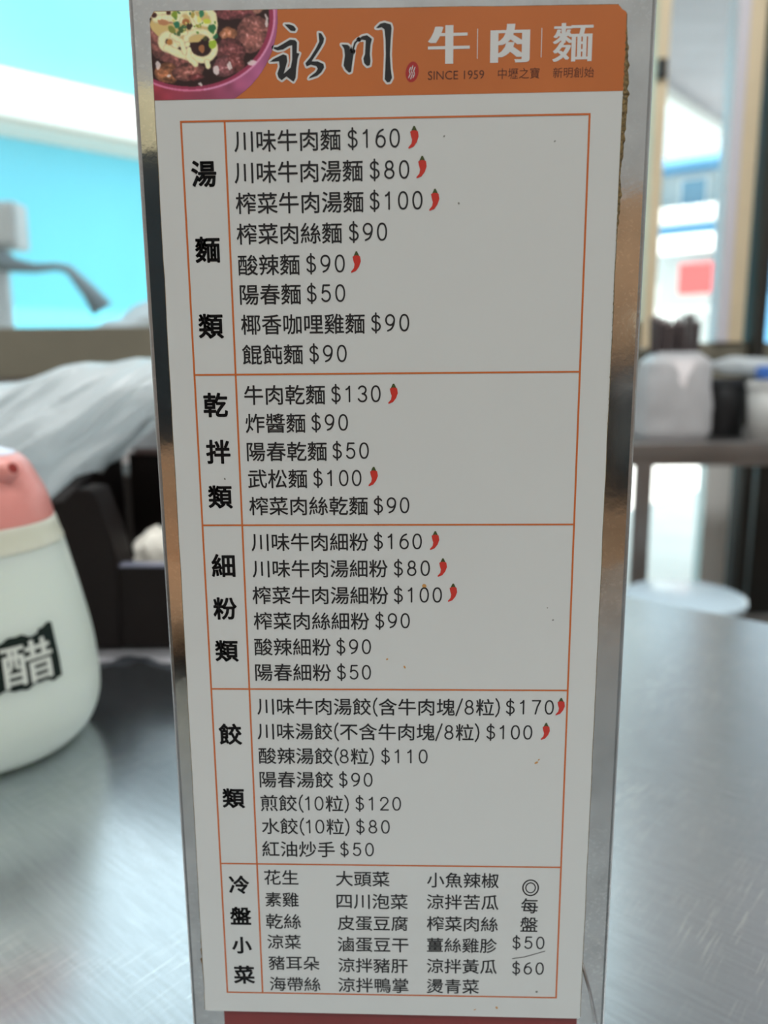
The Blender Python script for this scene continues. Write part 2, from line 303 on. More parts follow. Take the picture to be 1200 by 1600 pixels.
obj('rubber_hose', bm, m_dgrey, t, True).location = (1.715, -3.2, -.69)
struct('window_ledge_outside', bx((-2.4, 2.5, .26), (.7, 3.5, .30)), m_olive)
bm = bmesh.new(); bmesh.ops.create_icosphere(bm, subdivisions=4, radius=1)
for v in bm.verts:
    d = 1 + .22*noise.noise(v.co*2.1) + .08*noise.noise(v.co*6)
    v.co = Vector((v.co.x*.40*d, v.co.y*.2*d, max(-.01, v.co.z*.155*d + .03*v.co.x)))
o = obj('tarpaulin', bm, nz(mat('tarp_grey', lin(205, 205, 208), .5), 4, .1, bump=.5, dist=.02), None, True, (-1.03, 3.2, .305)); tag(o, 'pale grey tarpaulin heaped on the ledge outside the left window', 'tarpaulin')

# ------------------------------------------------------------------ made-up furniture behind the viewer, placed to shape the steel box's reflections
t = empty('added_dark_cabinet', (-.80, -2.05, -.75)); tag(t, 'made-up tall black cabinet against the back wall, added for its reflection', 'cabinet')
obj('body', bx((-.55, -.22, 0), (.62, .2, 1.47), .01), mat('black_laminate', (.012, .013, .015), .5), t)
for s in (-1, 1):
    d = obj('door', bx((.035-.28+s*.29-.28, .2, .05), (.035+s*.29-.0+.0, .22, 1.44), .005) if False else bx((.035+s*.29-.28, .2, .05), (.035+s*.29+.28, .22, 1.44), .005), mat('black_door', (.014, .015, .018), .45), t)
    obj('handle', bx((.035+s*.05-.01, .22, .6), (.035+s*.05+.01, .24, .8), .004), m_steel2, d)
o = obj('added_carton', bx((-.15, -.12, 0), (.15, .12, .17), .008), nz(mat('cream_card', lin(245, 222, 180), .6), 5, .05), None, False, (-.62, -2.0, .72)); tag(o, 'made-up cream carton on top of the black cabinet, added for its reflection', 'carton')
t = empty('added_tan_bench', (-.70, -1.55, -.75)); tag(t, 'made-up tan wooden bench with a panelled back, added for its reflection', 'bench')
obj('seat', bx((-.7, -.2, .40), (.7, .2, .44), .01), m_tan, t); obj('backrest', bx((-.7, -.24, .2), (.7, -.2, .72), .01), m_tan, t)
for s in (-1, 1):
    for q in (-1, 1): obj('leg', bx((s*.64-.03, q*.15-.03, 0), (s*.64+.03, q*.15+.03, .40), .004), m_tan, t)
t = empty('added_counter', (.95, -2.02, -.75)); tag(t, 'made-up tan wooden counter at the back wall, added for its reflection', 'counter')
obj('body', bx((-.6, -.2, 0), (.6, .2, .54), .006), m_tan, t); obj('top', bx((-.62, -.22, .54), (.62, .22, .57), .006), m_tan, t)
o = obj('added_microwave', bx((-.4, -.18, 0), (.4, .18, .36), .02), mat('black_plastic', (.013, .014, .016), .4), None, False, (.90, -2.02, -.18)); tag(o, 'made-up black microwave oven on the tan counter, added for its reflection', 'microwave')
obj('door_window', bx((-.36, .18, .04), (.18, .19, .32), .008), mat('black_glass', (.01, .01, .012), .1), o)
obj('knob', lathe(bmesh.new(), [(0, 0), (.03, 0), (.03, .02), (0, .02)], 20), m_steel2, o).matrix_local = Matrix.Translation((.28, .18, .18)) @ Matrix.Rotation(-math.pi/2, 4, 'X')
o = obj('added_basin', lathe(bmesh.new(), [(0, 0), (.12, 0), (.17, .12), (.18, .12), (.13, -.01), (0, -.01)], 32), mat('cream_plastic', lin(240, 225, 200), .5), None, True, (.80, -2.0, .19)); tag(o, 'made-up cream plastic basin on the black microwave, added for its reflection', 'basin')

# ------------------------------------------------------------------ main table (turned, far edge running to the right)
def tw(e, n, z): return Vector((.622*n + .783*e, .783*n - .622*e, z))
TA = math.atan2(-.622, .783)
t = empty('steel_table', tw(-.12, .085, -.75), TA); tag(t, 'brushed stainless steel dining table carrying the menu stand and vinegar bottle', 'table')
obj('tabletop', bx((-.66, -.376, .712), (.66, .376, .75), .004, 2), m_table, t)
obj('apron', bx((-.60, -.32, .65), (.60, .32, .712)), m_steel2, t)
for sx in (-1, 1):
    for sy in (-1, 1):
        bm = bmesh.new(); tube(bm, [(sx*.57, sy*.29, .02), (sx*.57, sy*.29, .68)], .018, 16); l = obj('leg', bm, m_steel2, t, True)
        bm = bmesh.new(); tube(bm, [(sx*.57, sy*.29, 0), (sx*.57, sy*.29, .025)], .021, 16); obj('foot_cap', bm, m_dark, l, True)

# ------------------------------------------------------------------ steel napkin box with the menu card
b = empty('napkin_box', (0.0004, .052, 0)); tag(b, 'tall polished stainless steel napkin box standing on the steel table', 'napkin box')
obj('body', bx((-.0551, -.0508, .0), (.0551, .0508, .285), .0012, 3), m_steel, b, True).data.polygons.foreach_set('use_smooth', [False]*len(b.children[0].data.polygons))
obj('red_label', bx((-.0462, -.0512, .004), (.0476, -.0507, .0205), .0002, 1), nz(mat('dark_red', lin(126, 38, 34), .45), 40, .1), b)
bm = bmesh.new(); tube(bm, [(.0484, -.0508, .034), (.0506, -.0509, .026), (.0524, -.0510, .0177), (.0545, -.0508, .006)], .0004, 8); obj('folded_lip', bm, m_steel2, b, True)
obj('top_slot', bx((-.03, -.012, .2848), (.03, .012, .2855), .0003, 1), m_dark, b)

def wob(z, s): return .00012*noise.noise(Vector((z*90, s, 0))) + .00010*noise.noise(Vector((z*420, s, 3)))
def outline(grow=0, chip=1):
    L = []
    L.append((-.0486-grow, .2602+grow)); 
    n = 60
    for k in range(n+1):
        z = .2590 + (.0193-.2590)*k/n; L.append((-.0496-grow-.0009*k/n + wob(z, 1), z))
    L.append((-.0500, .0191-grow)); L.append((.0480, .01865-grow))
    for k in range(n+1):
        z = .0190 + (.2578-.0190)*k/n; L.append((.0485+grow+.0004*k/n + wob(z, 2), z))
    if chip: L += [(.0486, .2582), (.0479, .2586), (.0474, .2592)]
    L.append((.0470+grow, .2595+grow))
    for k in range(1, 12): L.append((.0470-.0956*k/12, .2595+.0007*k/12+grow+wob(k*.013, 5)*.6))
    return L
card = empty('menu_card', (0, 0, 0)); tag(card, 'laminated white menu card with orange header fixed to the steel napkin box', 'menu')
m_card = nz(mat('laminated_white', (.70, .71, .685), .42), 9, .02)
nz(m_card, 600, 0, 'none', 3, bump=.02, dist=.0002)
m_board = nz(mat('brown_board', lin(120, 104, 72), .8), 900, .5)
m_orange = nz(mat('print_orange', (.60, .165, .036), .45), 30, .06)
m_line = mat('print_line', (.62, .15, .03), .45); m_black = mat('print_black', (.014, .014, .016), .45)
m_pw = mat('print_white', (.74, .74, .72), .45); m_brown = mat('print_brown', lin(88, 42, 26), .5)
obj('laminate_sheet', prism(bmesh.new(), outline(), 0, .0007), m_card, card)
obj('backing_board', prism(bmesh.new(), outline(.00022), .0003, .0012), m_board, card)
def flat(bm, pts, y):
    bm.faces.new([bm.verts.new((x, y, z)) for x, z in pts]); return bm
# header band
oc = [p for p in outline() if p[1] > .2432]
hd = [(-.04985, .24312)] + [p for p in oc if p[0] < -.04] if False else None
lf = sorted([p for p in oc if p[0] < -.049], key=lambda p: p[1]); rg = sorted([p for p in oc if p[0] > .0484], key=lambda p: -p[1])
tp = sorted([p for p in oc if -.049 <= p[0] <= .0484], key=lambda p: p[0])
obj('header_band', flat(bmesh.new(), [(-.0497, .24312)] + lf + tp + rg + [(.04885, .24317)], -.00003), m_orange, card)
# residue along the right edge of the card: bumpy brown glue
RES = [(.2585, .0001), (.2531, .0007), (.2486, .0011), (.2446, .0013), (.2409, .0013), (.236, .0011), (.2303, .00085), (.2271, .0004), (.2233, .0009), (.2194, .0007), (.2142, .0004), (.20, .00025), (.19, .00015), (.17, .0002)]
zz = np.linspace(.172, .2583, 190); ww = np.interp(zz, [r[0] for r in RES[::-1]], [r[1] for r in RES[::-1]])
bm = bmesh.new(); rows = []
for k, (z, w_) in enumerate(zip(zz, ww)):
    x0 = .0484 + .0004*(z-.019)/.24
    w2 = w_*(1+.45*noise.noise(Vector((z*900, 0, 0))))
    rows.append([bm.verts.new((x0, -.00005+.00015*noise.noise(Vector((z*1500, 1, 0))), z)), bm.verts.new((x0+w2*.5, .0001+.0003*noise.noise(Vector((z*1500, 2, 0))), z)), bm.verts.new((x0+w2, .0006, z)), bm.verts.new((x0+w2+.0001, .0012, z))])
for p, q in zip(rows, rows[1:]):
    for k in range(3): bm.faces.new((p[k], p[k+1], q[k+1], q[k]))
obj('glue_residue', bm, nz(mat('old_glue', lin(124, 102, 62), .7), 1500, .6, bump=.6, dist=.0004), card)
zz = np.linspace(.0244, .043, 50); bm = bmesh.new(); rows = []
for z in zz:
    w2 = .0009*math.sin(math.pi*(z-.0244)/.0186)**.6*(.75+.8*noise.noise(Vector((z*700, 9, 0)))); w2 = max(w2, .00005)
    rows.append([bm.verts.new((-.0504, .0003, z)), bm.verts.new((-.0504-w2*.6, .0005, z)), bm.verts.new((-.0504-w2, .0012, z))])
for p, q in zip(rows, rows[1:]):
    for k in range(2): bm.faces.new((p[k], p[k+1], q[k+1], q[k]))
obj('glue_residue', bm, mat('rusty_glue', lin(112, 80, 40), .7), card)
# table frame of the menu
X0, X1, XD = -.0443, .0421, -.03493; ZL = [.2388, .1857, .15105, .1103, .06285, .02491]
lw = .00019
def rect(bm, x0, z0, x1, z1, y): return flat(bm, [(x0, z0), (x1, z0), (x1, z1), (x0, z1)], y)
for z in ZL: obj('frame_line', rect(bmesh.new(), X0-lw, z-lw, X1+lw, z+lw, -.00006), m_line, card)
for x, e in ((X0, 1), (XD, .8), (X1, 1)): obj('frame_line', rect(bmesh.new(), x-lw*1.1, ZL[-1], x+lw*1.1, ZL[0], -.000055), m_line, card)

def text_mesh(s, off=0.0, res=3):
    c = bpy.data.curves.new('t', 'FONT'); c.body = s; c.size = 1; c.offset = off; c.resolution_u = res; c.fill_mode = 'FRONT'
    o = bpy.data.objects.new('t', c); COL.objects.link(o)
    bpy.context.view_layer.update()
    me = bpy.data.meshes.new_from_object(o.evaluated_get(bpy.context.evaluated_depsgraph_get()))
    bpy.data.objects.remove(o); bpy.data.curves.remove(c)
    return me
def text(name, s, x0, x1, zc, m, y=-.00006, fat=0.0, h=None, par=None, smear=None):
    me = text_mesh(s)
    n = len(me.vertices); co = np.zeros(n*3, np.float32); me.vertices.foreach_get('co', co); co = co.reshape(-1, 3)
    lo, hi = co.min(0), co.max(0); sx = (x1-x0)/(hi[0]-lo[0]); sz = (h/(hi[1]-lo[1])) if h else sx
    out = np.stack([x0+(co[:, 0]-lo[0])*sx, np.full(n, y), zc+(co[:, 1]-(lo[1]+hi[1])/2)*sz], 1).astype(np.float32)
    me.vertices.foreach_set('co', out.ravel()); me.update(); me.name = name
    if fat or smear:
        use = {}
        for p in me.polygons:
            for e in p.edge_keys: use[e] = use.get(e, 0)+1
        bm = bmesh.new(); bm.from_mesh(me); g = bm.verts[:]+bm.edges[:]+bm.faces[:]
        for k, d in enumerate(smear or ()):          # print layers 4 microns apart
            for v in bmesh.ops.duplicate(bm, geom=g)['geom']:
                if isinstance(v, bmesh.types.BMVert): v.co.x += d; v.co.y -= .000004*(k+1)
        if fat:
            for (a, c), k in use.items():
                if k == 1:
                    for q in strokes([(out[a, 0], out[a, 2]), (out[c, 0], out[c, 2])], fat, False, fat > .0001): flat(bm, q, y)
            bmesh.ops.recalc_face_normals(bm, faces=bm.faces)
        bm.to_mesh(me); bm.free()
    return rawobj(name, me, m, par or card)
def arc_(cx, cy, rx, ry, a0, a1, n=14): return [(cx+rx*math.cos(math.radians(a0+(a1-a0)*k/n)), cy+ry*math.sin(math.radians(a0+(a1-a0)*k/n))) for k in range(n+1)]
_six = [arc_(.29, .32, .27, .32, 0, 360, 24), [(.02, .34), (.03, .48), (.07, .64), (.15, .81), (.26, .92), (.44, 1.0)]]
DIGIT = {'0': [[(.29+.27*math.copysign(abs(math.cos(t))**.85, math.cos(t)), .5+.5*math.sin(t)) for t in [k*math.pi/14 for k in range(29)]]],
    '1': [[(.10, .80), (.22, .86), (.31, 1.0), (.31, 0)]],
    '2': [arc_(.29, .73, .26, .27, 180, -35)+[(.02, 0), (.57, 0)]],
    '3': [arc_(.28, .755, .24, .245, 160, -90)+arc_(.28, .255, .27, .255, 90, -160)],
    '5': [[(.52, 1), (.13, 1), (.07, .52)]+arc_(.28, .325, .28, .325, 125, -150)],
    '6': _six, '7': [[(.02, 1), (.57, 1), (.36, .52), (.24, 0)]],
    '8': [arc_(.29, .76, .215, .24, 0, 360, 22), arc_(.29, .265, .27, .265, 0, 360, 22)],
    '9': [[(.58-x, 1-y) for x, y in q] for q in _six],
    '$': [arc_(.29, .745, .24, .215, 25, 262)+arc_(.29, .275, .27, .255, 82, -155), [(.29, 1.12), (.29, -.12)]]}
def price(s, x0, x1, zc, h):
    gw = .58*h; adv = (x1-x0-gw)/(len(s)-1); P = []
    for k, ch in enumerate(s):
        for st in DIGIT[ch]: P += strokes([(x0+k*adv+x*h, zc+(y-.5)*h) for x, y in st], .00019, False)
    return obj('dish_price', union(P, -.00006), m_black, card)
DIGIT['('] = [[(.32, 1.14), (.16, .88), (.09, .48), (.16, .08), (.32, -.18)]]; DIGIT[')'] = [[(.04, 1.14), (.20, .88), (.27, .48), (.20, .08), (.04, -.18)]]; DIGIT['/'] = [[(.0, -.12), (.42, 1.12)]]
def mixed(s, x0, x1, zc):
    """a dish name with brackets and a piece count: characters from the font, figures and brackets drawn as strokes"""
    wd_ = lambda c: {'(': .33, ')': .30, '/': .46}.get(c, .56 if c.isdigit() else 1.0)
    em = (x1-x0)/(sum(map(wd_, s))-.08); x = x0-.04*em; P = []; run = ''; rx = x; hh = em*.74
    for c in s+' ':
        if c in '()/ ' or c.isdigit():
            if run:
                if P: obj('dish_note', union(P, -.00006), m_black, card); P = []
                text('dish_name', run, rx+.04*em, x-.04*em, zc, m_black, fat=.00004); run = ''
            if c != ' ':
                for st in DIGIT[c]: P += strokes([(x+.03*em+u*hh, zc+(v-.5)*hh) for u, v in st], .00019, False)
                x += wd_(c)*em
        else:
            if not run: rx = x
            run += c; x += em
    if P: obj('dish_note', union(P, -.00006), m_black, card)
for s, a, b_, z in NAMES:
    if s.startswith('$'): price(s, a/1000, b_/1000, z/1000+.0001, .0034 if z > 62 else .0033)
    elif '(' in s: mixed(s, a/1000, b_/1000, z/1000)
    else: text('dish_name', s, a/1000, b_/1000, z/1000, m_black, fat=.00004)
for s, a, b_, z in HEADS: text('section_heading', s, a/1000, b_/1000, z/1000, m_black, fat=.00015)
(s1, s2, s3, n1, n2, n3) = TOP
text('header_text', s1[0], s1[1]/1000, s1[2]/1000, s1[3]/1000, m_brown)
text('header_text', s2[0], s2[1]/1000, s2[2]/1000, s2[3]/1000, m_brown)
text('header_text', s3[0], s3[1]/1000, s3[2]/1000, s3[3]/1000, m_brown)
for q in (n1, n2, n3): text('shop_title', q[0], q[1]/1000+.0005, q[2]/1000-.0005, q[3]/1000, m_pw, h=.0073, smear=((-.0005, -.00025, .00025, .0005) if q is not n3 else (-.00018, .00018)))
for x, za, zb in ((.01847, .24987, .25555), (.03166, .24985, .2554)): obj('title_divider', rect(bmesh.new(), x-.00007, za, x+.00007, zb, -.00006), m_pw, card)
def ribbon(bm, pts, r, y, closed=True):
    P = [Vector((x, z)) for x, z in pts]; n = len(P)
    for i in range(n if closed else n-1):
        a, c = P[i], P[(i+1) % n]; d = c-a
        if d.length < 1e-9: continue
        nrm = Vector((-d.y, d.x)).normalized()*r
        flat(bm, [tuple(a+nrm), tuple(c+nrm), tuple(c-nrm), tuple(a-nrm)], y)
    for p in P: flat(bm, [(p.x+r*math.cos(k*math.pi/5), p.y+r*math.sin(k*math.pi/5)) for k in range(10)], y)
    return bm
for st in CAL:
    pts = [(x/1000, z/1000) for x, z in st]
    obj('brush_outline', union([pts]+strokes(pts, .0004), -.00006), m_pw, card)
for st in CAL: obj('brush_stroke', union([[(x/1000, z/1000) for x, z in st]], -.0001), m_black, card)
def ell(bm, cx, cz, rx, rz, y, rot=0, n=28):
    c, s = math.cos(rot), math.sin(rot)
    return flat(bm, [(cx+rx*math.cos(2*math.pi*k/n)*c-rz*math.sin(2*math.pi*k/n)*s, cz+rx*math.cos(2*math.pi*k/n)*s+rz*math.sin(2*math.pi*k/n)*c) for k in range(n)], y)
seal = obj('red_seal', ell(bmesh.new(), .00495, .24762, .00135, .0020, -.00006, -.18), mat('seal_red', lin(176, 42, 40), .45), card)
for k in (-1, 0, 1):
    obj('seal_stroke', ribbon(bmesh.new(), [(.0049+k*.00045+.0002, .2488-abs(k)*.0003), (.0049+k*.00045-.0001, .2478), (.0049+k*.00045+.0001, .2472), (.0049+k*.00045-.00025, .2463+abs(k)*.0002)], .00009, -.00009, False), m_pw, seal)
# chillies
m_chili = mat('print_red', lin(206, 52, 40), .45); m_green = mat('print_green', lin(70, 84, 40), .5)
proto = None
for x, z in CHILI:
    if proto is None:
        proto = empty('t')
        body = [(-.7, 1.3), (.1, 1.75), (.95, 1.35), (1.1, .3), (.7, -.8), (0, -1.7), (-1.0, -2.1), (-1.1, -1.85), (-.45, -1.1), (-.3, -.3), (-.55, .5)]
        mb = union([[(a*.001, c*.001) for a, c in body]], 0)
        me1 = bpy.data.meshes.new('chili_mark'); mb.to_mesh(me1); mb.free(); me1.materials.append(m_chili)
        mb = flat(bmesh.new(), [(a*.001, c*.001) for a, c in [(-.45, 1.45), (.1, 1.6), (.75, 1.45), (.4, 1.85), (.3, 2.4), (.0, 2.4), (.0, 1.9)]], 0); bmesh.ops.triangulate(mb, faces=mb.faces[:])
        me2 = bpy.data.meshes.new('chili_stem'); mb.to_mesh(me2); mb.free(); me2.materials.append(m_green)
        bpy.data.objects.remove(proto)
    a = bpy.data.objects.new('chili_mark', me1); COL.objects.link(a); a.parent = card; a.location = (x/1000, -.00006, z/1000)
    c = bpy.data.objects.new('chili_stem', me2); COL.objects.link(c); c.parent = a; c.location = (0, -.00002, 0)
# ring mark and slash of the price column
obj('ring_mark', ribbon(bmesh.new(), [(.03463+.00195*math.cos(k*math.pi/18), .05698+.0022*math.sin(k*math.pi/18)) for k in range(36)], .00017, -.00006), m_black, card)
obj('ring_mark', ribbon(bmesh.new(), [(.03463+.0012*math.cos(k*math.pi/18), .05698+.0014*math.sin(k*math.pi/18)) for k in range(36)], .00014, -.00006), m_black, card)
obj('slash_mark', ribbon(bmesh.new(), [(.0305, .03638), (.0335, .0369), (.03879, .03872)], .0001, -.00006, False), m_black, card)
# stains
m_st = mat('oil_stain', lin(206, 150, 84), .4); m_sd = mat('grey_speck', lin(140, 140, 132), .5)
for x, z, rx, rz, mm_ in ((35.1, 91.4, .5, .25, m_st), (35.7, 92.2, .25, .15, m_st), (-1.3, 118.1, .3, .2, m_st), (7.6, 136.3, .5, .55, m_st), (2.9, 116.1, .2, .4, m_st), (26.7, 21.6, .3, .4, m_st), (14.9, 221.5, .2, .25, m_sd), (11.7, 235, .22, .15, m_sd), (35, 233.6, .25, .15, m_sd), (38, 128, .25, .2, m_sd), (36.6, 131, .15, .15, m_sd), (-38.5, 162, .2, .25, m_sd), (21, 20.9, .4, .12, m_st), (37, 26.6, .35, .3, m_sd)):
    obj('stain', ell(bmesh.new(), x/1000, z/1000, rx/1000, rz/1000, -.00008 if x != 7.6 else -.000055, .5, 10), mm_, card)

# printed picture of a bowl of beef noodles: colours computed on a fine grid
def vnoise(X, Y, sc, seed):
    r = np.random.RandomState(seed); g = r.rand(256, 256)
    x = X/sc; y = Y/sc; xi = np.floor(x).astype(int); yi = np.floor(y).astype(int); fx = x-xi; fy = y-yi
    fx = fx*fx*(3-2*fx); fy = fy*fy*(3-2*fy)
    G = lambda i, j: g[i % 256, j % 256]
    return (G(xi, yi)*(1-fx)*(1-fy)+G(xi+1, yi)*fx*(1-fy)+G(xi, yi+1)*(1-fx)*fy+G(xi+1, yi+1)*fx*fy)
nx, ny = 240, 160
gx = np.linspace(60, 1175, nx); gy = np.linspace(50, 850, ny); X, Y = np.meshgrid(gx, gy)
wx = X+18*(vnoise(X, Y, 60, 1)-.5)+10*(vnoise(X, Y, 22, 2)-.5); wy = Y+18*(vnoise(X, Y, 60, 3)-.5)+10*(vnoise(X, Y, 22, 4)-.5)
img = np.zeros((ny, nx, 3)); A_ = np.zeros((ny, nx), bool)
def put(mask, c, soft=None):
    c = np.array(c, float)
    if soft is None: img[mask] = c
    else: img[:] = img*(1-(mask*soft)[..., None]) + c*(mask*soft)[..., None]
E_ = lambda cx, cy, rx, ry, a=0, x=None, y=None: ((((X if x is None else x)-cx)*math.cos(a)+((Y if y is None else y)-cy)*math.sin(a))/rx)**2 + ((-((X if x is None else x)-cx)*math.sin(a)+((Y if y is None else y)-cy)*math.cos(a))/ry)**2
outer = (E_(380, 150, 785, 790) < 1)
bowl_side = np.sqrt(E_(380, 150, 785, 790))
put(outer, (150, 52, 78))
sh = np.clip((X-100)/900, 0, 1); img[outer] = (np.array([136, 46, 58])*(1-sh[..., None])+np.array([160, 86, 124])*sh[..., None])[outer]
img[outer] *= (.86+.3*vnoise(X, Y, 90, 5))[..., None][outer]
lip = E_(400, 150, 745, 618) < 1; put(lip, (196, 110, 140))
lip2 = E_(400, 150, 725, 600) < 1; put(lip2, (140, 46, 74))
soup = E_(400, 150, 690, 575) < 1; put(soup, (40, 18, 16))
fine = vnoise(X, Y, 14, 6)*.6+vnoise(X, Y, 7, 7)*.4
def meat(cx, cy, rx, ry, a, base, seed):
    e = E_(cx, cy, rx, ry, a, wx, wy); m = (e < 1) & soup
    n = vnoise(wx*math.cos(a)+wy*math.sin(a), (-wx*math.sin(a)+wy*math.cos(a))*2.2, 46, seed)*.55+vnoise(X, Y, 16, seed+1)*.45
    c = np.array(base)[None, None, :]*(.45+1.0*n)[..., None]*(1.08-.42*e)[..., None]
    hi = np.clip((n-.66)*5, 0, 1)[..., None]*(1-np.clip(e, 0, 1))[..., None]; c = c*(1-hi*.6)+np.array([214, 190, 190])*hi*.6
    img[m] = c[m]
for k, a in enumerate([(800, 110, 200, 70, 0, (128, 66, 68)), (940, 300, 135, 160, .5, (150, 92, 84)), (740, 300, 75, 60, 0, (164, 104, 72)), (745, 440, 135, 110, .2, (122, 66, 66)), (700, 560, 120, 90, -.3, (134, 80, 82)), (790, 540, 90, 70, 1.2, (120, 62, 60)), (300, 500, 210, 75, .35, (138, 82, 76)), (190, 610, 110, 85, .1, (166, 104, 70)), (370, 600, 140, 75, -.2, (146, 88, 78)), (120, 330, 70, 150, 0, (136, 84, 76)), (1000, 95, 60, 40, 0, (176, 120, 104)), (440, 650, 70, 30, 0, (110, 50, 50))]): meat(*a[:6], 20+3*k)
def seg(p, q, r):
    p = np.array(p, float); q = np.array(q, float); d = q-p; t_ = np.clip(((X-p[0])*d[0]+(Y-p[1])*d[1])/(d@d+1e-9), 0, 1)
    return np.hypot(X-p[0]-t_*d[0], Y-p[1]-t_*d[1])/r
def noodle(pts, r, c=(234, 220, 172)):
    e = np.min([seg(a, b2, r) for a, b2 in zip(pts, pts[1:])], 0); m = (e < 1)
    col = np.array(c)[None, None]*(1.03-.24*e**2.5)[..., None]*(.9+.18*fine)[..., None]; img[m] = np.clip(col, 0, 255)[m]
put((E_(360, 200, 290, 160, 0, wx, wy) < 1) & (X < 640), (196, 170, 110))
put((E_(230, 130, 120, 70) < 1), (150, 96, 70))
arc = lambda cx, cy, rx, ry, a0, a1, n=14: [(cx+rx*math.cos(a0+(a1-a0)*k/n), cy+ry*math.sin(a0+(a1-a0)*k/n)) for k in range(n+1)]
for pts, r in (([(90, 110), (200, 90), (320, 75)], 42), ([(120, 160), (220, 150), (330, 170)], 34), ([(330, 80), (420, 75), (520, 80), (615, 70)], 30), ([(560, 90), (610, 140), (618, 220), (600, 300)], 32), (arc(370, 210, 75, 110, 3.3, 6.6), 28), (arc(220, 350, 65, 60, 0, 6.28), 34), ([(200, 400), (300, 450), (400, 480)], 36), (arc(480, 330, 110, 60, 3.1, 6.0), 26), (arc(500, 410, 112, 95, -.6, 2.6), 30), ([(390, 420), (380, 480), (440, 540)], 26), (arc(350, 330, 60, 50, 1, 5), 22), ([(440, 130), (480, 200), (560, 210)], 26), ([(250, 300), (330, 350), (350, 440)], 24), ([(540, 520), (548, 560)], 24)): noodle(pts, r)
put(E_(225, 352, 26, 24) < 1, (176, 118, 62)); put(E_(440, 405, 34, 46, 0, wx, wy) < 1, (52, 26, 22)); put(E_(500, 415, 30, 36, 0, wx, wy) < 1, (150, 96, 60)); put(E_(105, 128, 24, 22) < 1, (60, 24, 22)); put(E_(230, 108, 20, 22) < 1, (66, 32, 22)); put(E_(185, 190, 50, 26, .2, wx, wy) < 1, (176, 120, 84)); put(E_(375, 190, 32, 26) < 1, (160, 98, 54)); put(E_(400, 225, 26, 36, 0, wx, wy) < 1, (60, 46, 30))
rs = np.random.RandomState(5)
for cx, cy, r, c in [(285, 130, 30, (120, 140, 40)), (520, 125, 32, (50, 120, 84)), (295, 205, 32, (40, 110, 80)), (340, 245, 36, (64, 88, 46)), (600, 245, 38, (44, 104, 62)), (625, 310, 30, (40, 96, 60)), (555, 190, 30, (190, 196, 70)), (595, 372, 38, (150, 176, 50)), (490, 170, 24, (214, 208, 120)), (255, 250, 34, (120, 124, 54)), (440, 130, 22, (170, 150, 70)), (310, 280, 22, (70, 90, 50)), (535, 335, 24, (66, 66, 34)), (480, 225, 24, (140, 140, 50))] + [(rs.randint(240, 630), rs.randint(90, 290), 11, [(90, 130, 60), (200, 190, 110), (60, 100, 66)][k % 3]) for k in range(26)]:
    put(E_(cx, cy, r, r*.75, rs.rand()*3, wx, wy) < 1, c)
for cx, cy, rx, ry in [(615, 590, 30, 40), (730, 560, 22, 40), (200, 635, 22, 14), (930, 540, 36, 24), (470, 708, 16, 14), (115, 540, 22, 40), (1060, 190, 12, 60)]: put(E_(cx, cy, rx, ry, 0, wx, wy) < 1, (226, 214, 210), .8)
put((np.abs(E_(400, 150, 735, 610)-1) < .02) & (X > 500), (206, 150, 184), .7)
put((seg((95, 715), (560, 770), 10) < 1), (206, 120, 150), .0)
for _k in range(2):
    p_ = np.pad(img, ((1, 1), (1, 1), (0, 0)), mode='edge'); img = (p_[1:-1, 1:-1]*2+p_[:-2, 1:-1]+p_[2:, 1:-1]+p_[1:-1, :-2]+p_[1:-1, 2:])/6
img = np.clip(img, 0, 255)
li = np.where(img/255 <= .04045, img/255/12.92, ((img/255+.055)/1.055)**2.4)*1.5
px_ = 220+gx/5.4545; py_ = gy/5.4545
# page millimetres of the picture's grid
ux = -50.55 + (px_-225.5)*(27.5/206.5); uz = 261.45 - (py_-8)*(18.55/147.0)
Vv = [(float(x)/1000, -.00006, float(z)/1000) for z in uz for x in ux]
def inside(i, j):
    x, z = ux[i], uz[j]; top = 260.25-(x+48)*.0073
    return outer[j, i] and z > 243.14 and z < top and x > -49.72-.0035*(259-z) and not (x-(-49.65) < (z-259.0)*.85)
okk = np.array([[inside(i, j) for i in range(nx)] for j in range(ny)])
F_ = [(j*nx+i, (j+1)*nx+i, (j+1)*nx+i+1, j*nx+i+1) for j in range(ny-1) for i in range(nx-1) if okk[j, i] and okk[j+1, i] and okk[j, i+1] and okk[j+1, i+1]]
me = bpy.data.meshes.new('noodle_picture'); me.from_pydata(Vv, [], F_)
ca = me.color_attributes.new('ink', 'FLOAT_COLOR', 'POINT'); ca.data.foreach_set('color', np.concatenate([np.clip(li, 0, 1), np.ones((ny, nx, 1))], 2).astype(np.float32).ravel())
m_pic = mat('printed_picture', (.5, .5, .5), .42); at_ = m_pic.node_tree.nodes.new('ShaderNodeAttribute'); at_.attribute_name = 'ink'
m_pic.node_tree.links.new(at_.outputs['Color'], m_pic.node_tree.nodes['Principled BSDF'].inputs['Base Color'])
rawobj('noodle_picture', me, m_pic, card)

